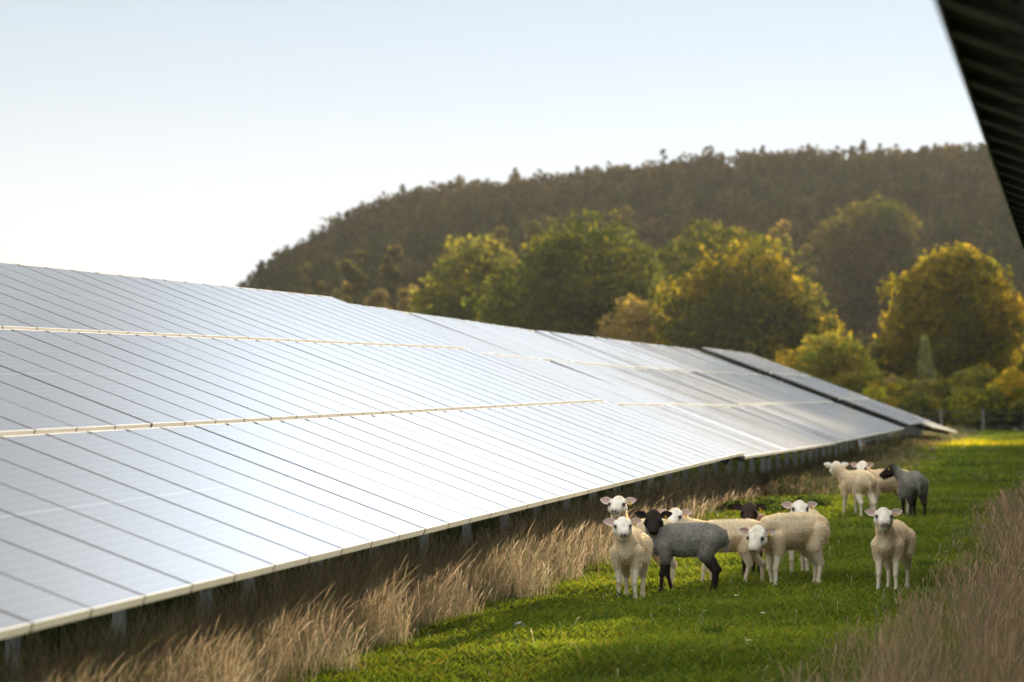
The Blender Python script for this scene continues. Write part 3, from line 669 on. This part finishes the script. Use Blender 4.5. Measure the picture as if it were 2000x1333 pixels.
    for s in (1, -1):
        for (ep, er, amt) in ((H+A*.066+Lt*.069*s+U*.030, .026, .75), (H+A*.088+Lt*.060*s+U*.012, .014, .4)):
            dd = np.linalg.norm(V-np.array(ep), axis=1); C = C*(1-amt*np.exp(-(dd/er)**4))[:, None]
    md_ = np.abs((V-np.array(H)) @ np.array(U)+.024); al_ = (V-np.array(H)) @ np.array(A)
    C = C*(1-.6*np.exp(-(md_/.0045)**2)*(al_ > .135)*Wt[:, 1])[:, None]
    # ears, appended to the same surface
    ev_, ef, ec = [], [], []
    off = len(V)
    for s in (1, -1):
        b0 = H-A*.005+Lt*.068*s+U*.036; ax = (Lt*s*.96+Vector((0, 0, .16))-A*.05).normalized(); fn = (A*.75+U*.45); fn = (fn-ax*fn.dot(ax)).normalized(); up = ax.cross(fn).normalized()
        if up.z < 0: up = -up
        nu, nv_ = 9, 7
        for side in (0, 1):
            for i in range(nu):
                t_ = i/(nu-1); wdt = .034*math.sin(math.pi*min(1, t_*.93+.07)**.8)**.75*(1 if t_ < 1 else 0)+.0015
                for j in range(nv_):
                    q = j/(nv_-1)*2-1
                    p = b0+ax*(t_*.108)+up*(q*wdt)+fn*((q*q-.6)*.012*(1-t_*.6)) - (fn*.005*(1-q*q)*(1-.5*t_) if side else Vector())
                    ev_.append(p); edge = abs(q) > .8 or t_ > .93
                    ec.append(c['face'] if (side or edge) else c['ear'])
        b1 = off+len(ev_)-2*nu*nv_
        for side in (0, 1):
            for i in range(nu-1):
                for j in range(nv_-1):
                    a0 = b1+side*nu*nv_+i*nv_+j; f_ = [a0, a0+1, a0+nv_+1, a0+nv_]; ef.append(f_ if side else f_[::-1])
    V2 = np.concatenate([V, np.array([list(p) for p in ev_])])*S; C2 = np.concatenate([C, np.array(ec)])
    me = np_mesh('sheep', V2, np.concatenate([quads, np.array(ef)]), C2, skinM, True)
    body = link('sheep', me, None, (pos[0], pos[1], float(gz(pos[1]))-.012)); body.rotation_euler = (0, 0, ang)
    tag(body, label, 'sheep', group)
    # fleece: short fibres
    wi = np.where(woolw > .5)[0]; n = 22000; id_ = rng.choice(wi, n); P = V[id_]+rng.normal(0, .003, (n, 3)); N = NN[id_]
    dirn = N*.9+rng.normal(0, .45, (n, 3))+np.array([-.25, 0, -.25]); dirn /= np.linalg.norm(dirn, axis=1, keepdims=True)
    Ln = rng.uniform(.006, .017, n)[:, None]; sd_ = np.cross(dirn, rng.normal(size=(n, 3))); sd_ /= np.linalg.norm(sd_, axis=1, keepdims=True)
    HV = np.stack([P-sd_*.0022, P+sd_*.0022, P+dirn*Ln], 1).reshape(-1, 3)*S
    m1 = rng.uniform(0, 1, (n, 1))**1.5; HC = C[id_]*rng.uniform(.6, 1.15, (n, 1))*(1-m1*.75)+np.array(c['tip'])*m1*.75*(1-stain[id_][:, None]*.5)
    link('fleece', np_mesh('fleece', HV, np.arange(3*n).reshape(n, 3), np.repeat(HC, 3, 0), woolM), body)
    # fine hairs on face and legs
    wi = np.where(woolw < .5)[0]; n = 5000; id_ = rng.choice(wi, n); P = V[id_]; N = NN[id_]
    dirn = N*.8+rng.normal(0, .3, (n, 3))+np.array([0, 0, -.4]); dirn /= np.linalg.norm(dirn, axis=1, keepdims=True); sd_ = np.cross(dirn, rng.normal(size=(n, 3))); sd_ /= np.linalg.norm(sd_, axis=1, keepdims=True)
    HV = np.stack([P-sd_*.0013, P+sd_*.0013, P+dirn*rng.uniform(.003, .008, (n, 1))], 1).reshape(-1, 3)*S
    link('hair', np_mesh('hair', HV, np.arange(3*n).reshape(n, 3), np.repeat(C[id_], 3, 0), woolM), body)
    def ball(name, p, r, m_, sc=(1, 1, 1)):
        bm = bmesh.new(); bmesh.ops.create_uvsphere(bm, u_segments=14, v_segments=10, radius=r*S, matrix=Matrix.Translation(p*S) @ Rm.to_4x4() @ Matrix.Diagonal((*sc, 1)))
        mm = bpy.data.meshes.new(name); bm.to_mesh(mm); bm.free(); mm.materials.append(m_); mm.polygons.foreach_set('use_smooth', [True]*len(mm.polygons)); return link(name, mm, body)
    for s in (1, -1):
        ball('eye', H+A*.062+Lt*.069*s+U*.034, .0150, eyeM, (1.15, .8, .9))
        ball('nostril', H+A*.187+Lt*.013*s+U*.006, .0080, noseM, (.6, 1, 1.3))
    if tagged:
        s = 1 if c is not None else -1
        m = MB(); b0 = H+Lt*.112*s+U*.028+A*.012
        q = Rm.to_4x4().copy(); q.translation = Vector()
        M = Matrix.Translation(b0) @ q @ Matrix.Rotation(R(20), 4, 'X')
        m.box(-.002, .002, -.007, .007, -.026, .014, M); m.box(-.010, .002, -.004, .004, .004, .012, M)
        mm = m.mesh('ear_tag', tagM)
        for v_ in mm.vertices: v_.co = v_.co*S
        link('ear_tag', mm, body)
    return body

SH = [
 ('white lamb facing the camera, front left of the flock', (-3.84, 33.95), 9, (.33, -.015, .690), -3, WHITE, dict(fl=.02, fr=-.02, hl=.05, hr=-.03), .98, .35, -.38),
 ('white sheep with its head held high behind the front left lamb', (-3.92, 35.75), 52, (.33, .05, .80), 12, WHITE, {}, 1.0, .6, -.28),
 ('grey sheep with a black face and legs standing side on', (-3.47, 35.05), 88, (.275, .03, .695), 2, GREY, dict(fl=.03, fr=-.07, hl=.02, hr=-.02), 1.0, .2, -.62),
 ('cream sheep whose rump shows right of the grey one and face above its back', (-3.20, 36.35), 84, (.50, .04, .69), 12, WHITE, dict(fl=.06, fr=-.06, hl=.10, hr=-.09), .97, .7, -.42),
 ('dark brown faced sheep facing the camera between the cream sheep', (-3.02, 37.6), 12, (.30, .0, .71), 2, BROWN, dict(fl=.0, fr=-.0), .97, .3, -.50),
 ('largest cream sheep with its head lowered, green stain on its back', (-2.58, 36.1), 55, (.37, .06, .475), 22, WHITE, dict(fl=.02, fr=-.05, hl=.03, hr=-.05), 1.08, .75, -.75),
 ('white sheep peeping over the back of the largest cream sheep', (-2.58, 38.1), 14, (.30, .03, .67), -8, WHITE, dict(hl=.06), 1.03, .3, -.36),
 ('lone white sheep facing the camera beside the dry grass on the right', (-1.60, 35.55), 12, (.32, -.01, .715), -4, WHITE, dict(fl=.0, fr=.05, hl=-.03, hr=.05), 1.0, .55, -.36),
 ('white sheep in the far group with its back turned', (-2.93, 54.2), 153, (.33, .14, .69), 172, WHITE, dict(fl=.05, hr=-.08), 1.04, .5, -.50),
 ('cream sheep in the middle of the far group looking at the camera', (-2.56, 55.1), 68, (.36, .03, .69), 20, WHITE, {}, 1.04, .7, -.7),
 ('grey black headed sheep in the far group, rump towards the camera', (-2.15, 54.0), 166, (.33, .20, .67), 98, GREY, dict(hl=.04, hr=-.1), 1.03, .2, -.45),
]
for i, (lb, pos_, al, hd_, fy, cc, lg, S_, dt, fp) in enumerate(SH):
    make_sheep(lb, pos_, al, hd_, fy, fp, S_, cc, lg, dt, seed=i*3)
